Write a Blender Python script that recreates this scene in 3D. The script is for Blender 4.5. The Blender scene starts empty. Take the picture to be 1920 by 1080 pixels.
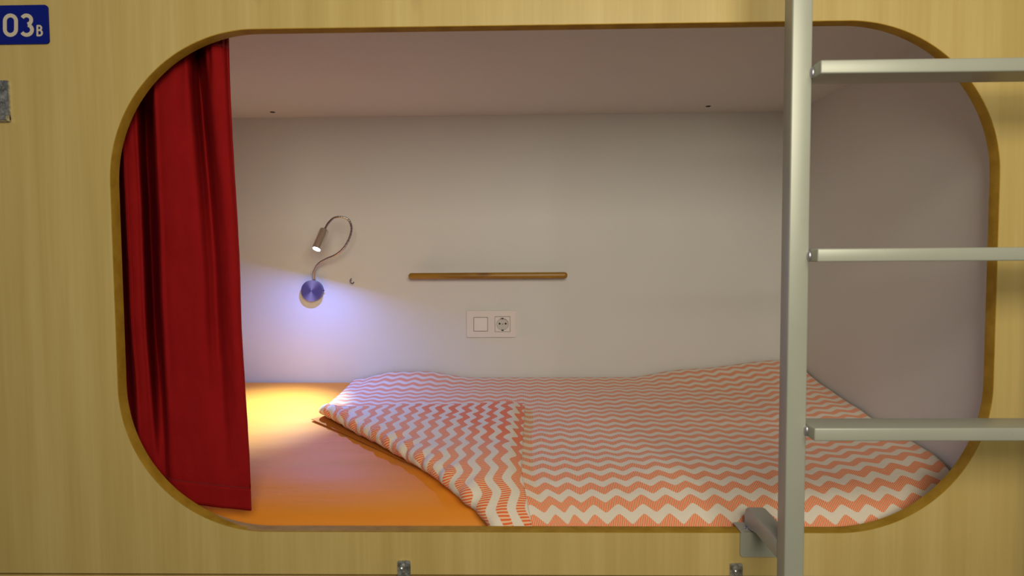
import bpy, bmesh, math, random
from mathutils import Vector, Matrix, noise

# ------------------------------------------------------------------ camera / light
PI = math.pi
CZ = 1.15                                   # camera height above the dormitory floor
FPX = 1180.0                                # focal length in pixels of a 1920 px frame
scene = bpy.context.scene
COL = scene.collection
cam_d = bpy.data.cameras.new('camera')
cam = bpy.data.objects.new('camera', cam_d)
COL.objects.link(cam)
cam.location = (0, -1.1, CZ)
CROT = Matrix.Rotation(.0207, 3, 'Z') @ Matrix.Rotation(PI/2-.0491, 3, 'X') @ Matrix.Rotation(-.0066, 3, 'Z')
cam.rotation_euler = CROT.to_euler()
cam_d.sensor_width = 36
cam_d.lens = 36*FPX/1920
cam_d.clip_start = .02
cam_d.dof.use_dof = True
cam_d.dof.focus_distance = 1.55
cam_d.dof.aperture_fstop = 6.3
scene.camera = cam

w = bpy.data.worlds.new('world')
scene.world = w
w.use_nodes = True
w.node_tree.nodes['Background'].inputs[0].default_value = (1.0, .95, .86, 1)
w.node_tree.nodes['Background'].inputs[1].default_value = .13

def area(name, loc, aim, sx, sy, energy, col):
    d = bpy.data.lights.new(name, 'AREA')
    d.shape = 'RECTANGLE'; d.size = sx; d.size_y = sy
    d.energy = energy; d.color = col
    o = bpy.data.objects.new(name, d); COL.objects.link(o)
    o.location = loc
    o.rotation_euler = (Vector(aim)-Vector(loc)).to_track_quat('-Z', 'Y').to_euler()
    return o
area('room_key_light', (.36, -1.75, CZ+.56), (.15, 0, CZ+.05), 1.1, .75, 27, (1.0, .915, .74))  # unseen room light behind the camera, below ceiling height, aimed at the opening

scene.view_settings.view_transform = 'Standard'
scene.view_settings.look = 'None'
scene.view_settings.exposure = 0
scene.view_settings.gamma = 1
scene.view_settings.use_curve_mapping = False

# ------------------------------------------------------------------ measured room
XL, XR, ZT, ZB = -.727, .811, CZ+.396, CZ-.489     # opening in the front panel
PT = .022                                           # panel thickness
ZC, XW, YB, XWL = CZ+.440, .837, .874, -1.22        # ceiling, right wall, back wall, left wall
ZM = CZ-.398                                        # mattress top

def ray(px, py):
    return CROT @ Vector(((px-960)/FPX, (540-py)/FPX, -1))
def at(px, py, y=None, z=None, x=None):             # point of the place seen at a pixel, on a known plane
    d = ray(px, py); c = Vector(cam.location)
    if y is not None: t = (y-c.y)/d.y
    elif z is not None: t = (z-c.z)/d.z
    else: t = (x-c.x)/d.x
    return c+d*t

# ------------------------------------------------------------------ materials
def mat(name, col, rough=.5, metal=0, spec=.5):
    m = bpy.data.materials.new(name); m.use_nodes = True
    b = m.node_tree.nodes['Principled BSDF']
    b.inputs['Base Color'].default_value = (*col, 1)
    b.inputs['Roughness'].default_value = rough
    b.inputs['Metallic'].default_value = metal
    b.inputs['Specular IOR Level'].default_value = spec
    return m
class NT:
    def __init__(s, m):
        s.t = m.node_tree; s.b = s.t.nodes['Principled BSDF']
    def n(s, typ, **kw):
        x = s.t.nodes.new(typ)
        for k, v in kw.items(): setattr(x, k, v)
        return x
    def put(s, sock, v):
        if isinstance(v, bpy.types.NodeSocket): s.t.links.new(v, sock)
        elif v is not None: sock.default_value = v
    def math(s, op, a, b=None, c=None, clamp=False):
        x = s.n('ShaderNodeMath', operation=op); x.use_clamp = clamp
        for i, v in enumerate((a, b, c)):
            if v is not None: s.put(x.inputs[i], v)
        return x.outputs[0]
    def coord(s, kind='Object', scale=(1, 1, 1)):
        tc = s.n('ShaderNodeTexCoord'); mp = s.n('ShaderNodeMapping')
        mp.inputs['Scale'].default_value = scale
        s.t.links.new(tc.outputs[kind], mp.inputs[0]); return mp.outputs[0]
    def noise(s, vec, scale=5, detail=3, rough=.5, dist=0):
        x = s.n('ShaderNodeTexNoise')
        s.put(x.inputs['Vector'], vec); x.inputs['Scale'].default_value = scale
        x.inputs['Detail'].default_value = detail; x.inputs['Roughness'].default_value = rough
        x.inputs['Distortion'].default_value = dist
        return x.outputs['Fac']
    def ramp(s, f, stops, interp='LINEAR'):
        x = s.n('ShaderNodeValToRGB'); x.color_ramp.interpolation = interp
        e = x.color_ramp.elements
        while len(e) < len(stops): e.new(.5)
        for el, (p, c) in zip(e, stops): el.position = p; el.color = (*c, 1)
        s.put(x.inputs[0], f); return x.outputs[0]
    def mix(s, f, a, b, blend='MIX'):
        x = s.n('ShaderNodeMix', data_type='RGBA', blend_type=blend)
        s.put(x.inputs['Factor'], f)
        for k, v in (('A', a), ('B', b)):
            sk = [i for i in x.inputs if i.name == k and i.type == 'RGBA'][0]
            s.put(sk, v if isinstance(v, bpy.types.NodeSocket) else (*v, 1))
        return [o for o in x.outputs if o.type == 'RGBA'][0]
    def bump(s, h, strength=.2, dist=.002):
        x = s.n('ShaderNodeBump'); x.inputs['Strength'].default_value = strength
        x.inputs['Distance'].default_value = dist
        s.put(x.inputs['Height'], h); s.t.links.new(x.outputs[0], s.b.inputs['Normal'])

def wood_panel():
    m = mat('beech_laminate', (.5, .35, .12), .42, 0, .4); k = NT(m)
    a = k.noise(k.coord('Object', (26, 26, 1.1)), 1, 3, .55)
    b = k.noise(k.coord('Object', (150, 150, 5)), 1, 2, .5)
    c = k.noise(k.coord('Object', (3.2, 3.2, .5)), 1, 2, .5)
    f = k.math('ADD', k.math('MULTIPLY', a, .55), k.math('ADD', k.math('MULTIPLY', b, .22), k.math('MULTIPLY', c, .23)))
    col = k.ramp(f, [(.3, (.49, .357, .113)), (.5, (.565, .418, .145)), (.7, (.635, .49, .195))])
    v = k.n('ShaderNodeTexVoronoi'); k.put(v.inputs['Vector'], k.coord('Object', (9, 9, 3.2))); v.inputs['Scale'].default_value = 1
    kn = k.math('SMOOTH_MIN', 1, k.math('MULTIPLY', v.outputs['Distance'], 9), .2)
    col = k.mix(k.math('MULTIPLY', k.math('SUBTRACT', 1, kn, clamp=True), .35), col, (.36, .20, .06))
    k.put(k.b.inputs['Base Color'], col)
    k.bump(b, .06, .001)
    return m
def edge_wood():
    m = mat('golden_edge_wood', (.36, .19, .03), .7, 0, .2); k = NT(m)
    a = k.noise(k.coord('Object', (30, 30, 30)), 1, 4, .6)
    col = k.ramp(a, [(.3, (.33, .185, .012)), (.7, (.46, .28, .032))])
    k.put(k.b.inputs['Base Color'], col); k.bump(k.noise(k.coord(), 260, 3), .15, .001)
    return m
def paint(name, c, r=.6):
    m = mat(name, c, r, 0, .3); k = NT(m)
    a = k.noise(k.coord(), 2.2, 4, .55)
    k.put(k.b.inputs['Base Color'], k.mix(a, tuple(x*.95 for x in c), tuple(min(1, x*1.04) for x in c)))
    k.bump(k.noise(k.coord(), 220, 3), .06, .001)
    return m
def rod_wood():
    m = mat('varnished_pine', (.45, .22, .03), .35); k = NT(m)
    a = k.noise(k.coord('Object', (6, 60, 60)), 1, 3, .6, .4)
    col = k.ramp(a, [(.3, (.25, .115, .008)), (.6, (.35, .185, .016)), (.8, (.40, .22, .028))])
    # one knot near the middle of the rail
    sx = k.n('ShaderNodeSeparateXYZ'); k.put(sx.inputs[0], k.coord())
    dx = k.math('MULTIPLY', k.math('ADD', sx.outputs[0], .012), 1/.03)
    dz = k.math('MULTIPLY', k.math('SUBTRACT', sx.outputs[2], .004), 1/.008)
    r = k.math('ADD', k.math('MULTIPLY', dx, dx), k.math('MULTIPLY', dz, dz))
    col = k.mix(k.math('SUBTRACT', .85, r, clamp=True), col, (.16, .06, .008))
    k.put(k.b.inputs['Base Color'], col)
    return m
def steel_paint():
    m = mat('grey_painted_steel', (.50, .51, .42), .38, .15, .5); k = NT(m)
    a = k.noise(k.coord(), 9, 4, .6)
    col = k.mix(a, (.38, .395, .32), (.45, .465, .385))
    sp = k.noise(k.coord('Object', (1, 1, 1)), 95, 3, .6)
    col = k.mix(k.math('MULTIPLY', k.math('SUBTRACT', sp, .70, clamp=True), 6, clamp=True), col, (.24, .17, .09))
    k.put(k.b.inputs['Base Color'], col)
    return m
def zinc():
    m = mat('worn_zinc', (.55, .56, .54), .32, .9); k = NT(m)
    a = k.noise(k.coord(), 130, 3, .6)
    k.put(k.b.inputs['Base Color'], k.ramp(a, [(.35, (.25, .26, .25)), (.65, (.72, .73, .70))]))
    k.put(k.b.inputs['Roughness'], k.math('MULTIPLY_ADD', a, .4, .15))
    return m
def curtain_mat():
    m = mat('red_cotton', (.40, .012, .012), .9, 0, .04); k = NT(m)
    a = k.noise(k.coord(), 14, 4, .6)
    col = k.mix(a, (.31, .010, .011), (.44, .016, .016))
    k.put(k.b.inputs['Base Color'], col)
    k.bump(k.math('ADD', k.noise(k.coord('Object', (1, 1, .35)), 55, 4, .65), k.math('MULTIPLY', k.noise(k.coord(), 700, 2), .4)), .35, .003)
    t = k.t; tr = t.nodes.new('ShaderNodeBsdfTranslucent'); ms = t.nodes.new('ShaderNodeMixShader')
    tr.inputs[0].default_value = (.50, .03, .09, 1)
    ms.inputs[0].default_value = .3
    out = [n for n in t.nodes if n.type == 'OUTPUT_MATERIAL'][0]
    t.links.new(k.b.outputs[0], ms.inputs[1]); t.links.new(tr.outputs[0], ms.inputs[2]); t.links.new(ms.outputs[0], out.inputs[0])
    return m
def sheet_mat():
    m = mat('orange_sheet', (.80, .27, .012), .6, 0, .35); k = NT(m)
    a = k.noise(k.coord('Object', (3, 20, 20)), 1, 3, .5)
    k.put(k.b.inputs['Base Color'], k.mix(a, (.77, .255, .017), (.87, .32, .027)))
    k.b.inputs['Sheen Weight'].default_value = .6; k.b.inputs['Sheen Tint'].default_value = (1, .88, .62, 1); k.b.inputs['Sheen Roughness'].default_value = .3
    k.b.inputs['Coat Weight'].default_value = .0; k.b.inputs['Coat Roughness'].default_value = .48; k.b.inputs['Coat IOR'].default_value = 1.6
    k.bump(k.noise(k.coord('Object', (4, 26, 26)), 1, 4, .5), .3, .006)
    return m
def duvet_mat():
    m = mat('zigzag_cotton', (.8, .7, .6), .85, 0, .15); k = NT(m)
    uv = k.n('ShaderNodeUVMap'); uv.uv_map = 'cloth'
    sp = k.n('ShaderNodeSeparateXYZ'); k.put(sp.inputs[0], uv.outputs[0])
    u, v = sp.outputs[0], sp.outputs[1]
    LAM, P, A = .0465, .0340, .0066
    zig = k.math('MULTIPLY', k.math('ARCSINE', k.math('MULTIPLY', k.math('SINE', k.math('MULTIPLY', u, 2*PI/LAM)), .90)), A/1.12)
    t = k.math('FRACT', k.math('DIVIDE', k.math('ADD', k.math('ADD', v, zig), 5), P))
    d = k.math('ABSOLUTE', k.math('SUBTRACT', t, .5))          # 0 in the middle of the stripe
    band = k.math('MULTIPLY', k.math('SUBTRACT', .275, d), 40, clamp=True)
    h = k.math('SINE', k.math('MULTIPLY', u, 2*PI/.0033))
    hatch = k.math('MULTIPLY_ADD', h, 1.5, .5, clamp=True)
    # printed lines run together towards the folded corner of the cloth
    at_ = k.n('ShaderNodeAttribute'); at_.attribute_name = 'solid'
    hatch = k.math('MAXIMUM', hatch, at_.outputs['Fac'])
    coral = k.mix(hatch, (.88, .56, .34), (.84, .145, .035))
    cream = (.80, .72, .60)
    col = k.mix(band, cream, coral)
    k.put(k.b.inputs['Base Color'], col)
    k.b.inputs['Sheen Weight'].default_value = .2
    k.bump(k.noise(k.coord(), 32, 4, .6), .42, .006)
    return m
def brushed():
    m = mat('brushed_aluminium', (.62, .60, .62), .3, .55); k = NT(m)
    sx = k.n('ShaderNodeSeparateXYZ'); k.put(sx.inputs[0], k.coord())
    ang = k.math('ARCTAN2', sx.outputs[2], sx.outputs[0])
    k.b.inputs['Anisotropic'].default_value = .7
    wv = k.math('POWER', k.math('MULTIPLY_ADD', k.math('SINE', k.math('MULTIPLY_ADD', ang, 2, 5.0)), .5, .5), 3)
    k.put(k.b.inputs['Base Color'], k.mix(wv, (.13, .11, .20), (.42, .40, .52)))  # fan-shaped sheen and bluish lamp tint painted into the metal colour
    return m
M = dict(panel=wood_panel(), edge=edge_wood(), wall=paint('interior_white', (.69, .69, .65)), steel=steel_paint(), zinc=zinc(),
         curtain=curtain_mat(), sheet=sheet_mat(), duvet=duvet_mat(), rod=rod_wood(), brushed=brushed(),
         chrome=mat('chrome', (.40, .38, .38), .25, 1.0), satin=mat('satin_nickel', (.70, .66, .58), .3, 1.0),
         plastic=mat('white_plastic', (.76, .71, .66), .35), dark=mat('dark_hole', (.015, .013, .012), .7),
         blue=mat('blue_sign', (.002, .010, .20), .5, 0, .2), cream=mat('sign_lettering', (.62, .55, .42), .5),
         weld=mat('weld_metal', (.55, .53, .60), .35, .8), floor=paint('grey_floor', (.16, .145, .13)),
         fold_strip=mat('brown_orange_cloth', (.50, .17, .012), .8), bed=mat('bed_board', (.45, .32, .14), .6),
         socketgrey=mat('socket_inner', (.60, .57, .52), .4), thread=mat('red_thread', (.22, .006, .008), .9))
led = bpy.data.materials.new('led_glow'); led.use_nodes = True
led.node_tree.nodes['Principled BSDF'].inputs['Emission Color'].default_value = (.75, .85, 1, 1)
led.node_tree.nodes['Principled BSDF'].inputs['Emission Strength'].default_value = 30

# ------------------------------------------------------------------ mesh helpers
def obj(name, bm, m, parent=None, smooth=None, loc=None):
    bmesh.ops.recalc_face_normals(bm, faces=bm.faces) if smooth != 'keep' else None
    me = bpy.data.meshes.new(name); bm.to_mesh(me); bm.free()
    me.materials.append(m)
    if smooth: me.shade_smooth()
    o = bpy.data.objects.new(name, me); COL.objects.link(o)
    if loc is not None: o.location = loc
    if parent: o.parent = parent
    return o
def sharp(o, ang=35):
    me = o.data
    me.shade_smooth(); me.set_sharp_from_angle(angle=math.radians(ang)); return o
def empty(name, loc):
    o = bpy.data.objects.new(name, None); o.empty_display_size = .05
    COL.objects.link(o); o.location = loc; return o
def tag(o, label, cat, group=None):
    o['label'] = label; o['category'] = cat
    if group: o['group'] = group
    return o
def struct(o, label=None):
    o['kind'] = 'structure'
    if label: o['label'] = label
    return o
def box(bm, a, b, bev=0, seg=2):
    a, b = Vector(a), Vector(b); c = (a+b)/2; s = b-a
    r = bmesh.ops.create_cube(bm, size=1, matrix=Matrix.Translation(c) @ Matrix.Diagonal((*s, 1)))
    if bev:
        es = list({e for v in r['verts'] for e in v.link_edges})
        bmesh.ops.bevel(bm, geom=es, offset=bev, segments=seg, affect='EDGES', profile=.5)
def tube(bm, pts, rad, seg=12, caps=True):
    rings = []; n = len(pts); pts = [Vector(p) for p in pts]
    up = None
    for i, p in enumerate(pts):
        t = (pts[min(i+1, n-1)]-pts[max(i-1, 0)]).normalized()
        if up is None:
            up = t.orthogonal().normalized()
        up = (up-t*up.dot(t)).normalized(); sd = t.cross(up)
        r = rad[i] if isinstance(rad, (list, tuple)) else rad
        rings.append([bm.verts.new(p+(up*math.cos(2*PI*k/seg)+sd*math.sin(2*PI*k/seg))*r) for k in range(seg)])
    for i in range(n-1):
        for k in range(seg):
            bm.faces.new((rings[i][k], rings[i][(k+1) % seg], rings[i+1][(k+1) % seg], rings[i+1][k]))
    if caps:
        bm.faces.new(rings[0][::-1]); bm.faces.new(rings[-1])
def lathe(bm, prof, origin, axis, seg=28):
    """prof = [(radius, distance along axis)]"""
    axis = Vector(axis).normalized(); s = axis.orthogonal().normalized(); t = axis.cross(s); o = Vector(origin)
    rings = []
    for r, h in prof:
        if r < 1e-6: rings.append([bm.verts.new(o+axis*h)])
        else: rings.append([bm.verts.new(o+axis*h+(s*math.cos(2*PI*k/seg)+t*math.sin(2*PI*k/seg))*r) for k in range(seg)])
    for a, b in zip(rings, rings[1:]):
        for k in range(seg):
            q = [a[k % len(a)], a[(k+1) % len(a)], b[(k+1) % len(b)], b[k % len(b)]]
            q = list(dict.fromkeys(q))
            if len(q) > 2: bm.faces.new(q)
def catmull(P, n):
    out = []; m = len(P)
    for i in range(n):
        t = i/(n-1)*(m-1); k = min(int(t), m-2); f = t-k
        p0, p1, p2, p3 = P[max(k-1, 0)], P[k], P[k+1], P[min(k+2, m-1)]
        out.append(tuple(.5*(2*b+(c-a)*f+(2*a-5*b+4*c-d)*f*f+(-a+3*b-3*c+d)*f**3) for a, b, c, d in zip(p0, p1, p2, p3)))
    return out
def rloop(x0, x1, z0, z1, r, seg=24):
    L = []
    for cx, cz, a0 in ((x1-r, z1-r, 0), (x0+r, z1-r, PI/2), (x0+r, z0+r, PI), (x1-r, z0+r, 1.5*PI)):
        for k in range(seg+1):
            a = a0+PI/2*k/seg
            L.append((cx+r*math.cos(a), cz+r*math.sin(a)))
    return L
def plate_with_holes(bm, outer, holes, y0, y1):
    """flat board between y0 (front) and y1 with through holes; loops are (x, z) lists"""
    for y in (y0, y1):
        es = []
        for L in [outer]+holes:
            vs = [bm.verts.new((x, y, z)) for x, z in L]
            es += [bm.edges.new((vs[i], vs[(i+1) % len(vs)])) for i in range(len(vs))]
        bmesh.ops.triangle_fill(bm, use_beauty=True, use_dissolve=False, edges=es)
    for L in [outer]+holes:
        f = [bm.verts.new((x, y0, z)) for x, z in L]; b = [bm.verts.new((x, y1, z)) for x, z in L]
        for i in range(len(L)):
            j = (i+1) % len(L); bm.faces.new((f[i], f[j], b[j], b[i]))
    bmesh.ops.remove_doubles(bm, verts=bm.verts, dist=1e-6)

# ------------------------------------------------------------------ the bunk shell
OPR = .262
ZSEAM = at(240, 1075, y=0).z
PX0, PX1 = -2.3, 2.3
bm = bmesh.new()
e_ = .0016
plate_with_holes(bm, [(PX0, ZSEAM), (PX1, ZSEAM), (PX1, CZ+1.35), (PX0, CZ+1.35)],
                 [rloop(XL-e_, XR+e_, ZB-e_, ZT+e_, OPR+e_)], 0, PT)
wall_front = struct(obj('wall_front', bm, M['panel']), 'beech laminate bunk front with a large rounded opening')
bm = bmesh.new()                                     # edge band glued round the opening
L0 = rloop(XL, XR, ZB, ZT, OPR, 32); L1 = rloop(XL-e_, XR+e_, ZB-e_, ZT+e_, OPR+e_, 32); L2 = rloop(XL-.0003, XR+.0003, ZB-.0003, ZT+.0003, OPR, 32)
prof = [(L1, -.0004), (L2, -.0006), (L0, .0006), (L0, PT+.0004), (L1, PT+.0004)]
R_ = [[bm.verts.new((x, y, z)) for x, z in L] for L, y in prof]
n = len(L0)
for a, b in zip(R_, R_[1:]):
    for i in range(n): bm.faces.new((a[i], a[(i+1) % n], b[(i+1) % n], b[i]))
sharp(obj('edge_banding', bm, M['edge'], wall_front), 40)['label'] = 'golden brown edge of the rounded opening'

bm = bmesh.new(); box(bm, (PX0, .004, .0), (PX1, .026, ZSEAM-.006), .001)
struct(obj('wall_lower', bm, M['panel']), 'beech board below the bunk front')
bm = bmesh.new(); box(bm, (XWL-.02, YB, CZ-.60), (XW+.02, YB+.02, ZC+.02)); struct(obj('wall_back', bm, M['wall']))
bm = bmesh.new(); box(bm, (XW, PT+.001, CZ-.60), (XW+.02, YB, ZC+.02)); struct(obj('wall_right', bm, M['wall']))
bm = bmesh.new(); box(bm, (XWL-.02, PT+.001, CZ-.60), (XWL, YB, ZC+.02)); struct(obj('wall_left', bm, M['wall']))
bm = bmesh.new(); box(bm, (XWL, PT+.001, ZC), (XW, YB, ZC+.02)); struct(obj('ceiling', bm, M['wall']))
bm = bmesh.new(); box(bm, (XWL, PT+.001, CZ-.58), (XW, YB, CZ-.56)); struct(obj('bed_base', bm, M['bed']), 'board under the mattress')
bm = bmesh.new(); box(bm, (-2.6, -3.4, -.03), (2.6, 1.0, 0)); struct(obj('floor', bm, M['floor']))

# ------------------------------------------------------------------ mattress under an orange fitted sheet
YM0, EA, EB = .060, .195, .080                       # front face, length and drop of the soft front edge
ZMB = CZ-.558
TILT = .050                                           # the foam dips towards the front
PROF = []                                             # (arc length from the flat top, y, z drop, normal y, normal z)
for k in range(401):
    a = PI/2*k/400
    y, dz = YM0+EA-EA*math.sin(a), EB*(1-math.cos(a))
    l = PROF[-1][0]+math.hypot(y-PROF[-1][1], dz-PROF[-1][2]) if PROF else 0
    ny, nz = -EB*math.sin(a), EA*math.cos(a); q = math.hypot(ny, nz)
    PROF.append((l, y, dz, ny/q, nz/q))
YFL = YM0+EA                                          # the top is flat behind this line
VFL = YFL-PROF[-1][0]                                 # unrolled position where the face turns vertical
def bedpt(v, off, zt=ZM):                             # unrolled distance v from the front -> (y, z), lifted by off
    zt -= TILT*max(0, min(1, (.86-max(v, YFL))/.60))
    if v >= YFL: return v, zt+off
    l = YFL-v
    if l >= PROF[-1][0]: return YM0-off, zt-EB-(l-PROF[-1][0])
    lo, hi = 0, 400
    while hi-lo > 1:
        md = (lo+hi)//2
        if PROF[md][0] <= l: lo = md
        else: hi = md
    p, q = PROF[lo], PROF[hi]; f = (l-p[0])/(q[0]-p[0])
    y, dz, ny, nz = (p[k]+(q[k]-p[k])*f for k in (1, 2, 3, 4))
    return y+ny*off, zt-dz+nz*off
bm = bmesh.new()
NX, NY = 150, 90
VF = VFL-(ZM-TILT-EB-ZMB)
YE = YB-.006
rows = []
for i in range(NX+1):
    x = XWL+.006+(XW-XWL-.012)*i/NX
    row = []
    for j in range(NY+1):
        v = VF+(YE-VF)*(j/NY)
        wr = .0022*noise.noise(Vector((x*2.0, v*13, 3)))+.0012*noise.noise(Vector((x*6, v*30, 9)))
        lift = .010*max(0, (-.35-x))*max(0, (v-.5))/.35
        y, z = bedpt(v, wr if v > .1 else wr*.4)
        row.append(bm.verts.new((x, y, z+lift)))
    row.append(bm.verts.new((x, YE, ZMB)))
    rows.append(row)
for a, b in zip(rows, rows[1:]):
    for j in range(len(a)-1): bm.faces.new((a[j], a[j+1], b[j+1], b[j]))
    bm.faces.new((a[-1], a[0], b[0], b[-1]))
bm.faces.new(rows[0]); bm.faces.new(rows[-1][::-1])
tag(sharp(obj('mattress', bm, M['sheet']), 50), 'mattress in a smooth bright orange fitted sheet', 'mattress')

# ------------------------------------------------------------------ duvet with its front left corner folded over
U0, U1, V0, V1 = -.540, .828, -.030, .862
P1 = Vector((U0, .545)); P2 = Vector((.010, V0))
fd = (P2-P1).normalized(); fn = Vector((fd.y, -fd.x))
if fn.dot(Vector((U0, V0))-P1) < 0: fn = -fn
RF = .0115
FLEN = (P2-P1).length; SMAX = (Vector((U0, V0))-P1).dot(fn)
def sm(a, b, x):
    t = max(0, min(1, (x-a)/(b-a))); return t*t*(3-2*t)
def loft(u, v):
    h = .006*noise.noise(Vector((u*3.1, v*4.2, 1.7)))+.0032*noise.noise(Vector((u*9, v*11, 5)))+.0012*noise.noise(Vector((u*25, v*30, 8)))
    h += sm(.70, .86, v)*(.022*sm(-.16, -.34, u)*sm(-.02, .13, u-U0)+.018*sm(.25, .52, u)-.004)
    h += .010*sm(.45, .75, v)*sm(.25, .6, u)+.026*sm(.55, .80, u)*sm(.0, .2, v)
    return max(h, -.0015)
def cloth(u, v):
    p = Vector((u, v)); s = (p-P1).dot(fn); tpos = (p-P1).dot(fd)
    sc = .0022*math.sin(tpos*2*PI/.055)+.0016*math.sin(tpos*2*PI/.031+1)
    edge = min(u-U0, v-V0)                             # distance to the free edges of the flap
    if s <= 0:
        q, off = p, .0145
        off += sc*sm(-.03, 0, s)-.003*sm(.05, 0, u-U0)*sm(-.02, -.15, s)
    elif s < PI*RF:
        q = p-fn*s+fn*(RF+sc)*math.sin(s/RF); off = .0145+sc+RF*(1-math.cos(s/RF))
    else:
        q = p-fn*s-fn*(s-PI*RF)
        q = q+Vector((-.012, .075))*min(1, (s-PI*RF)/SMAX)
        puff = .006*sm(0, .12, s-PI*RF)
        off = .0145+2*RF+puff+sc*sm(.05, 0, s-PI*RF)
        off -= (.0085+puff)*sm(.035, 0, edge)
        off += .0035*noise.noise(Vector((u*14, v*14, 21)))*sm(0, .05, edge)
    q = q+Vector((.040*sm(.72, 1.0, tpos/FLEN)*sm(.16, .02, abs(s)), 0))
    o = off+loft(q.x, q.y)
    y, z = bedpt(q.y, o)
    return Vector((q.x, min(y, YB-.012), z)), s
bm = bmesh.new()
uvl = bm.loops.layers.uv.new('cloth')
sol = bm.verts.layers.float.new('solid')
NU, NV = 250, 160
G = []; UV = {}
for i in range(NU+1):
    r = []
    for j in range(NV+1):
        u = U0+(U1-U0)*i/NU; v = V0+(V1-V0)*j/NV
        p, s = cloth(u, v)
        vt = bm.verts.new(p); vt[sol] = sm(.09, .22, s)*.8
        UV[vt] = (u, v); r.append(vt)
    G.append(r)
for i in range(NU):
    for j in range(NV):
        f = bm.faces.new((G[i][j], G[i+1][j], G[i+1][j+1], G[i][j+1]))
        for l in f.loops: l[uvl].uv = UV[l.vert]
duvet = obj('duvet', bm, M['duvet'], smooth='keep')
duvet.data.shade_smooth()
sd = duvet.modifiers.new('thickness', 'SOLIDIFY'); sd.thickness = .013; sd.offset = 0
tag(duvet, 'cream duvet with coral zigzag stripes, its corner folded back, on the orange mattress', 'duvet')
# flat brownish orange strip laid under the fold
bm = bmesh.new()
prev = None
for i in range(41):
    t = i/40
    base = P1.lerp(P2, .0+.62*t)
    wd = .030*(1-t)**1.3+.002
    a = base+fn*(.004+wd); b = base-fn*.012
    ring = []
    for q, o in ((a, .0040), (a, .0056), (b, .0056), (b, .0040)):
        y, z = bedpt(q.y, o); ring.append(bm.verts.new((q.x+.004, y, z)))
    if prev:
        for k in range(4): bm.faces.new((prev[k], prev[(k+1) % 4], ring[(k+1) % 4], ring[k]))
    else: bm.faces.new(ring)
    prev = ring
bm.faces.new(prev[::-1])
obj('under_fold_strip', bm, M['fold_strip'], duvet)['label'] = 'brownish orange strip under the fold'

# ------------------------------------------------------------------ red curtain
def wx(px, y): return at(px, 540, y=y).x
# fold profiles (pixel column at its own depth, depth behind the panel front) from left to right
prof_top = [(120, .060), (170, .110), (205, .190), (226, .190), (236, .056), (243, .046), (258, .046), (270, .060), (278, .170), (286, .200), (296, .150), (299, .056), (310, .046), (340, .044), (364, .048),
            (376, .090), (386, .130), (398, .070), (406, .046), (428, .046), (437, .058), (441, .060)]
prof_mid = [(120, .060), (170, .110), (205, .190), (230, .190), (241, .056), (248, .047), (262, .048), (274, .062), (281, .170), (288, .200), (298, .150), (301, .056), (314, .046), (345, .044), (378, .046),
            (394, .064), (406, .074), (418, .056), (430, .045), (440, .045), (448, .050), (451, .052)]
prof_bot = [(120, .044), (170, .046), (205, .048), (238, .050), (250, .050), (258, .050), (268, .050), (280, .050), (290, .050), (299, .049), (303, .045), (309, .038), (322, .035), (350, .034), (380, .034),
            (402, .034), (416, .034), (428, .034), (440, .034), (450, .034), (457, .034), (460, .035)]
ZTOP, ZBOT = CZ+.415, at(459, 953, y=.045).z
NS, NZ = 220, 80
PTS = [catmull(p, NS) for p in (prof_top, prof_mid, prof_bot)]
def cpt(i, zt):                                       # zt: 0 top .. 1 bottom
    if zt < .55: f = sm(0, .55, zt); a, b = PTS[0][i], PTS[1][i]
    else: f = sm(.55, .97, zt); a, b = PTS[1][i], PTS[2][i]
    px = a[0]+(b[0]-a[0])*f; y = a[1]+(b[1]-a[1])*f
    x = wx(px, y)
    zb = ZBOT+.018*max(0, (460-px))/160
    z = ZTOP+(zb-ZTOP)*zt
    amp = .0022*sm(.0, .15, zt)
    y += amp*noise.noise(Vector((x*22, z*7, 2)))+.4*amp*noise.noise(Vector((x*60, z*25, 4)))
    y += .004*math.sin(i*.55)*sm(.14, 0, zt)         # gathers under the heading
    lim = .050+.16*sm(ZM-.05, ZM+.16, z)
    return Vector((x, max(PT+.006, min(y, lim)), z))
bm = bmesh.new()
G = [[bm.verts.new(cpt(i, j/NZ)) for j in range(NZ+1)] for i in range(NS)]
for i in range(NS-1):
    for j in range(NZ): bm.faces.new((G[i][j], G[i][j+1], G[i+1][j+1], G[i+1][j]))
curt_root = empty('curtain', (at(350, 540, y=.05).x, .05, ZBOT))
tag(curt_root, 'dark red cotton curtain gathered at the left of the bunk opening', 'curtain')
def child(o, r):
    o.parent = r; o.matrix_parent_inverse = Matrix.Translation(-Vector(r.location)); return o
c = child(obj('curtain_fabric', bm, M['curtain'], smooth='keep'), curt_root); c.data.shade_smooth()
m_ = c.modifiers.new('thickness', 'SOLIDIFY'); m_.thickness = .0012
def overlay(name, i0, i1, z0, z1, off, m, nz=60):
    bm = bmesh.new(); ni = i1-i0
    g = [[bm.verts.new(cpt(i0+i, z0+(z1-z0)*j/nz)+Vector((0, -off, 0))) for j in range(nz+1)] for i in range(ni+1)]
    for i in range(ni):
        for j in range(nz): bm.faces.new((g[i][j], g[i][j+1], g[i+1][j+1], g[i+1][j]))
    o = child(obj(name, bm, m, smooth='keep'), curt_root); o.data.shade_smooth()
    s = o.modifiers.new('thickness', 'SOLIDIFY'); s.thickness = .001; s.offset = 0
    return o
overlay('shaded_heading', 4, NS-1, .0, .036, .0016, M['thread'], 6)  # heading band; its darker red stands in for shade along the top
overlay('bottom_hem', 90, NS-1, .952, 1.0, .0013, M['curtain'], 6)
overlay('hem_stitching', 90, NS-9, .951, .9525, .0020, M['thread'], 1)
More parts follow.
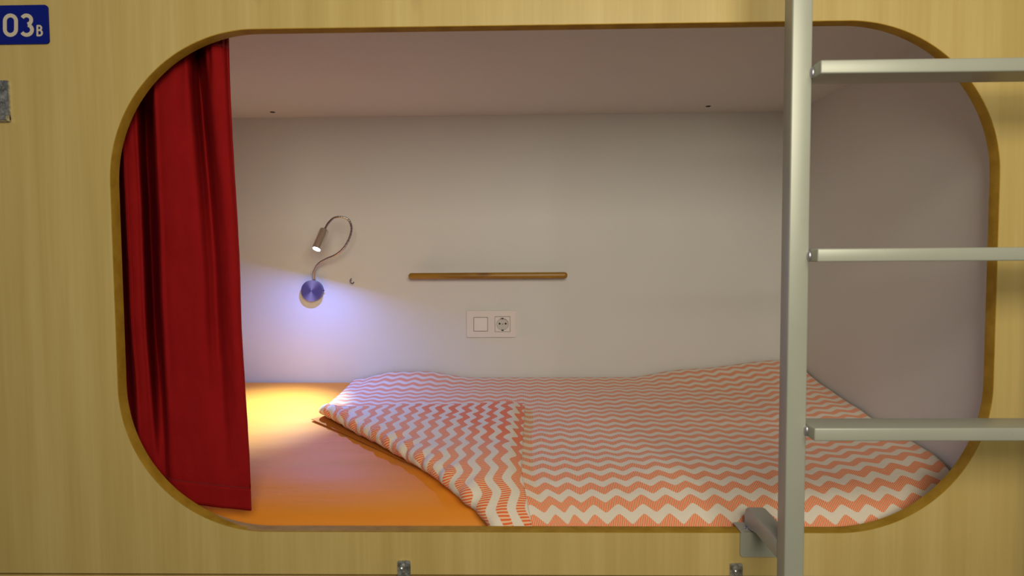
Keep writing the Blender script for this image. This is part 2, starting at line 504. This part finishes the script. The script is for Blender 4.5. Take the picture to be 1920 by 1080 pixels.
overlay('side_hem', NS-9, NS-1, .03, .951, .0013, M['curtain'], 70)
overlay('side_stitching', NS-10, NS-9, .03, .951, .0016, M['thread'], 70)
bm = bmesh.new(); tube(bm, [(XWL, .070, ZC-.019), (XW, .070, ZC-.019)], .006, 14)
child(sharp(obj('curtain_rod', bm, M['zinc'])), curt_root)

# ------------------------------------------------------------------ wall lamp
LB = at(588, 545, y=YB)
lamp = tag(empty('reading_lamp', LB), 'small gooseneck reading lamp with a lit white light on the back wall', 'lamp')
bm = bmesh.new()
lathe(bm, [(0, 0), (.0315, 0), (.0335, -.002), (.0335, -.019), (.0325, -.0205), (.008, -.021), (0, -.021)], (0, 0, 0), (0, 1, 0), 48)
o = sharp(obj('base', bm, M['brushed'], lamp), 30); o['label'] = 'round brushed metal wall base'
bm = bmesh.new(); tube(bm, [(.0345, -.012, .001), (.0375, -.012, .001)], .0022, 10)
obj('switch', bm, M['dark'], lamp)
gp = [(590, 526, .012), (588, 517, .020), (590, 506, .034), (598, 494, .050), (613, 485, .064), (631, 477, .078), (646, 463, .092), (656, 444, .104), (659, 426, .114),
      (653, 412, .121), (640, 407, .126), (626, 409, .128), (616, 418, .127), (610, 428, .124), (607, 436, .121)]
gw = [at(a, b, y=YB-c)-LB for a, b, c in gp]
gs = [Vector(p) for p in catmull([tuple(p) for p in gw], 150)]
bm = bmesh.new()
tube(bm, gs, [.0034+.00035*math.sin(i*1.9) for i in range(150)], 12)
sharp(obj('gooseneck', bm, M['chrome'], lamp), 60)['label'] = 'bent chrome flexible neck'
h0 = at(608, 432, y=YB-.122)-LB
hd = Vector((-.20, -.50, -.84)).normalized()
HL = .066
bm = bmesh.new()
lathe(bm, [(0, -.004), (.006, -.004), (.0125, -.001), (.0135, .002), (.0135, HL-.001), (.0128, HL), (.0112, HL), (.0112, HL-.004), (0, HL-.004)], h0, hd, 32)
sharp(obj('lamp_head', bm, M['satin'], lamp), 30)['label'] = 'satin metal cylinder head'
bm = bmesh.new(); lathe(bm, [(0, HL-.001), (.0105, HL-.001), (.0105, HL-.0035), (0, HL-.0035)], h0, hd, 24)
obj('lens', bm, led, lamp)['label'] = 'glowing cold white lens'
lp = LB+h0+hd*(HL+.002)
def led_spot(name, energy, cone, blend, aim, rad, col):
    d = bpy.data.lights.new(name, 'SPOT'); d.energy = energy; d.color = col
    d.spot_size = math.radians(cone); d.spot_blend = blend; d.shadow_soft_size = rad
    o = bpy.data.objects.new(name, d); COL.objects.link(o); o.location = lp
    o.rotation_euler = aim.to_track_quat('-Z', 'Y').to_euler(); return o
d = bpy.data.lights.new('reading_lamp_spill', 'AREA'); d.shape = 'DISK'; d.size = .018; d.energy = 3.3; d.color = (.17, .26, 1.0)
o = bpy.data.objects.new('reading_lamp_spill', d); COL.objects.link(o); o.location = lp
o.rotation_euler = hd.to_track_quat('-Z', 'Y').to_euler()
led_spot('reading_lamp_beam', 46.0, 68, 1.0, at(488, 778, z=ZM-.03)-lp, .008, (.50, .74, 1.0))

# ------------------------------------------------------------------ wooden rail, switch and socket, hook, ceiling screws
ra, rb = at(766, 518, y=YB-.03), at(1064, 516, y=YB-.03)
rc = (ra+rb)/2
rail = tag(empty('wall_rail', (rc.x, YB, rc.z)), 'varnished wooden rail on the back wall above the socket', 'rail')
bm = bmesh.new(); hl = (rb-ra).length/2; hw = .0098
box(bm, (-hl, -.037, -hw), (hl, -.0172, hw), .0085, 5)
o = sharp(obj('bar', bm, M['rod'], rail), 60)
for x in (-hl*.7, hl*.7):
    bm = bmesh.new(); tube(bm, [(x, -.018, 0), (x, -.0002, 0)], .006, 16); obj('standoff', bm, M['rod'], rail)

sc_ = at(921.5, 607, y=YB)
plate = tag(empty('switch_socket_plate', sc_), 'white double wall plate with a rocker switch and a round power socket', 'socket')
K = 1974/1180*.001*1.0                                 # metres per pixel on the back wall
def pq(px, py): return ((px-921.5)*K, -(py-607)*K)
def sq(px0, py0, px1, py1, r=.002, seg=3):
    x0, z1 = pq(px0, py0); x1, z0 = pq(px1, py1); return rloop(x0, x1, z0, z1, r, seg)
bm = bmesh.new()
plate_with_holes(bm, sq(875, 582, 968, 632, .005), [sq(888, 594, 915, 621, .001), sq(928, 593, 957, 622, .001)], -.0085, -.0002)
fr = obj('frame', bm, M['plastic'], plate)
bv = fr.modifiers.new('bevel', 'BEVEL'); bv.width = .0016; bv.segments = 2; bv.limit_method = 'ANGLE'
bm = bmesh.new(); x0, z1 = pq(888.9, 594.9); x1, z0 = pq(914.1, 620.1)
box(bm, (x0, -.0095, z0), (x1, -.0005, z1), .001)
for v in bm.verts:                                     # rocker pressed at the top
    if v.co.y < -.005: v.co.y += .0034*((v.co.z-z0)/(z1-z0))
obj('rocker_switch', bm, M['plastic'], plate)
cx, cz = pq(942.5, 607.5); CR = 11.4*K
bm = bmesh.new(); plate_with_holes(bm, sq(928.7, 593.7, 956.3, 621.3, .001), [[(cx+CR*math.cos(2*PI*k/40), cz+CR*math.sin(2*PI*k/40)) for k in range(40)]], -.0092, -.0004)
ins = obj('socket_insert', bm, M['plastic'], plate)
bm = bmesh.new()
lathe(bm, [(CR, -.0088), (CR*.97, .004), (0, .004)], (cx, -.0006, cz), (0, 1, 0), 40)
# the well sits in front of the wall: shallow cup
for v in bm.verts: v.co.y = -.0009 if v.co.y > 0 else v.co.y
obj('socket_well', bm, M['socketgrey'], ins)
for dx in (-5.6, 5.8):
    bm = bmesh.new(); lathe(bm, [(0, -.0012), (.0030, -.0012), (.0030, -.0009), (0, -.0009)], (cx+dx*K, -.0002, cz+.6*K), (0, 1, 0), 16)
    obj('pin_hole', bm, M['dark'], ins)
bm = bmesh.new(); box(bm, (cx-1.2*K, -.0016, cz-.5*K), (cx+1.2*K, -.0009, cz+.5*K)); obj('centre_screw', bm, M['dark'], ins)
for s in (1, -1):
    bm = bmesh.new(); box(bm, (cx-2.0*K, -.0094, cz+s*CR-.0022), (cx+2.0*K, -.0012, cz+s*CR+.0012), .0004)
    obj('earth_clip', bm, M['dark'], ins)

hk = at(659, 526, y=YB)
bm = bmesh.new()
tube(bm, [(0, .0, 0), (0, -.010, 0)]+[(.006-.006*math.cos(a), -.013, -.0085*math.sin(a)) for a in [-.9+k*.4 for k in range(0, 10)]], .0019, 8)
tag(sharp(obj('screw_hook', bm, M['chrome'], loc=hk)), 'tiny metal screw hook in the back wall right of the reading lamp', 'hook')
for (px, py), lab in (((511, 210), 'small dark recessed screw in the bunk ceiling near the red curtain'), ((1328, 199), 'small dark recessed screw in the bunk ceiling near the ladder')):
    p = at(px, py, z=ZC)
    bm = bmesh.new(); lathe(bm, [(0, -.0008), (.0034, -.0008), (.0050, -.0018), (.0072, -.0012), (.0078, -.0001), (0, -.0001)], (0, 0, 0), (0, 0, 1), 24)
    tag(sharp(obj('ceiling_screw', bm, M['dark'], loc=p)), lab, 'screw', 'screws in the bunk ceiling')

# ------------------------------------------------------------------ steel ladder in front of the panel
YS0, YS1 = -.150, -.120                                # stile front and back
TW = .030
def sx(px, py): return at(px, py, y=YS0).x
SXL = sx(1480.5, 400)
lad = tag(empty('ladder', (SXL+.22, -.135, 0)), 'grey painted steel ladder standing in front of the bunk', 'ladder')
RY0, RY1, RH = -.176, -.117, .0195
rung_top = [at(1533, 112, y=RY0).z, at(1533, 466, y=RY0).z, at(1533, 803, y=RY0).z]
step = (rung_top[0]-rung_top[2])/2
LW = .43                                              # clear width between stiles
def lchild(name, bm, m=None, parent=lad, ang=30):
    return child(sharp(obj(name, bm, m or M['steel']), ang), lad) if parent is lad else None
for x in (SXL, SXL+TW+LW):
    bm = bmesh.new(); box(bm, (x, YS0, 0), (x+TW, YS1, 2.62), .0025, 3); lchild('stile', bm)
zs = [rung_top[0]+step*2, rung_top[0]+step, *rung_top, rung_top[2]-step, rung_top[2]-2*step]
for z in zs:
    if z < .1: continue
    bm = bmesh.new(); box(bm, (SXL+TW+.0004, RY0, z-RH), (SXL+TW+LW-.0004, RY1, z), .0022, 3)
    r = lchild('rung', bm)
    for x in (SXL+TW, SXL+TW+LW):
        bm = bmesh.new()
        bmesh.ops.create_icosphere(bm, subdivisions=2, radius=.0055, matrix=Matrix.Translation((x, YS0-.0005, z-RH*.55)) @ Matrix.Diagonal((.75, .9, 1.6, 1)))
        wd = obj('weld_bead', bm, M['weld'], smooth=True); wd.parent = r
# stand-off bracket that hooks over the lower edge of the opening
ax0, ax1 = SXL, SXL+TW
zt_, zb_ = at(1420, 951, y=.01).z, 0
zb_ = zt_-.030
bm = bmesh.new()
secs = [(YS1-.0003, zt_, zb_), (-.03, zt_, zb_), (.004, zt_, zb_-.008), (.014, zt_-.002, ZB+.0026), (.022, zt_-.008, ZB+.0026), (.027, zt_-.020, ZB+.0026)]
rg = []
for y, a, b in secs:
    rg.append([bm.verts.new(p) for p in ((ax0, y, b), (ax1, y, b), (ax1, y, a), (ax0, y, a))])
for a, b in zip(rg, rg[1:]):
    for k in range(4): bm.faces.new((a[k], a[(k+1) % 4], b[(k+1) % 4], b[k]))
bm.faces.new(rg[0]); bm.faces.new(rg[-1][::-1])
bmesh.ops.recalc_face_normals(bm, faces=bm.faces)
bmesh.ops.bevel(bm, geom=[e for e in bm.edges if e.calc_face_angle(0) > 1.2], offset=.002, segments=2, affect='EDGES', profile=.5)
arm = lchild('bracket_arm', bm)
px0, px1 = at(1387, 1010, y=0).x, at(1387, 1010, y=0).x+.082
bm = bmesh.new()
zp = at(1400, 1043, y=0).z
L = rloop(px0, px1, zp, ZB+.0022, .006, 5)
plate_with_holes(bm, L, [], -.0030, -.0008)
box(bm, (px0, -.0030, ZB+.0006), (px1, .036, ZB+.0026), .0006, 1)
bp = lchild('bracket_plate', bm)
for x in (px0+.016, px1-.012):
    bm = bmesh.new(); lathe(bm, [(0, .0048), (.0030, .0046), (.0042, .0030), (.0042, .0020), (0, .0020)], (x, .010, ZB+.0006), (0, 0, 1), 18)
    o = sharp(obj('screw', bm, M['chrome'])); o.parent = bp

# ------------------------------------------------------------------ room sign
S0, S1 = at(94.5, 83, y=0), at(94.5, 10, y=0)
sxl = at(-14, 46, y=0).x; sxr = S0.x
szb, szt = S0.z, S1.z
sign = tag(empty('room_sign', ((sxl+sxr)/2, 0, (szb+szt)/2)), 'blue bed number sign reading 03B on the bunk front', 'sign')
bm = bmesh.new(); plate_with_holes(bm, rloop(sxl, sxr, szb, szt, .006, 6), [], -.0030, -.0006)
child(sharp(obj('sign_plate', bm, M['blue'])), sign)
def stroke(name, paths, wd_):
    bm = bmesh.new()
    for n_, (P, closed) in enumerate(paths):
        dy = -.00012*n_
        P = [at(a, b, y=-.0035) for a, b in P]; n = len(P); L = []; R2 = []
        for i, p in enumerate(P):
            a = P[i-1] if (closed or i) else P[i]; b = P[(i+1) % n] if (closed or i < n-1) else P[i]
            t = (b-a); t.y = 0; t.normalize(); nn = Vector((-t.z, 0, t.x))
            L.append((p+nn*wd_/2)); R2.append((p-nn*wd_/2))
        vs = []
        for l, r in zip(L, R2):
            vs.append([bm.verts.new((q.x, y, q.z)) for q, y in ((l, -.0036+dy), (r, -.0036+dy), (r, -.0031), (l, -.0031))])
        for i in range(n if closed else n-1):
            a, b = vs[i], vs[(i+1) % n]
            for k in range(4): bm.faces.new((a[k], a[(k+1) % 4], b[(k+1) % 4], b[k]))
        if not closed: bm.faces.new(vs[0]); bm.faces.new(vs[-1][::-1])
    child(obj(name, bm, M['cream']), sign)
def ell(cx, cy, rx, ry, a0, a1, n=20):
    return [(cx+rx*math.cos(math.radians(a0+(a1-a0)*k/n)), cy-ry*math.sin(math.radians(a0+(a1-a0)*k/n))) for k in range(n+1)]
zero = ell(19.5, 39.5, 10.5, 10.5, 0, 180, 16)+ell(19.5, 54.5, 10.5, 11, 180, 360, 16)
stroke('numeral', [(zero, True)], .0066)
three = ell(49.5, 37.5, 9, 8.5, 150, -75, 18)+ell(50, 56, 10, 9.5, 75, -150, 18)
stroke('numeral', [(three[:19], False), (three[19:], False)], .0064)
bl = [(70, 67), (70, 48)]
stroke('letter', [(bl, False), ([(69, 48.5), (74, 48.5)]+ell(74, 52.5, 3.4, 4, 90, -90, 8)+[(69, 56.8)], False),
                  ([(69, 56.8), (74.5, 56.8)]+ell(74.5, 61.7, 4.2, 4.9, 90, -90, 8)+[(69, 66.6)], False)], .0030)

# ------------------------------------------------------------------ metal fittings on the panel
def fitting(name, label, px0, px1, py0, h, knuckle):
    a = at(px0, py0, y=0); b = at(px1, py0, y=0)
    wd = b.x-a.x
    bm = bmesh.new(); plate_with_holes(bm, rloop(-wd/2, wd/2, 0, h, .003, 4), [], -.0034, -.0004)
    root = sharp(obj(name, bm, M['zinc'], wall_front, loc=((a.x+b.x)/2, 0, a.z-h)))
    root['label'] = label
    for k in range(2):
        bm = bmesh.new(); z = h*(.78-.36*k)
        lathe(bm, [(0, -.0044), (.0016, -.0044), (.0036, -.0058), (.0046, -.0036), (0, -.0034)], ((-.3+.5*k)*wd*.4, 0, z), (0, 1, 0), 16)
        sharp(obj('screw', bm, M['zinc'], root))
    bm = bmesh.new(); tube(bm, [(-wd/2, -.0062, knuckle), (wd/2, -.0062, knuckle)], .0055, 16)
    sharp(obj('knuckle', bm, M['zinc'], root), 40)
    return root
fitting('hinge', 'small worn zinc hinge at the panel bottom under the orange sheet', 746, 770, 1050, .046, .008)
fitting('hinge', 'small worn zinc hinge at the panel bottom under the ladder bracket', 1368, 1391.5, 1055, .046, .008)
fitting('latch_plate', 'grey metal latch plate under the blue sign', -22, 18, 152, .072, .006)
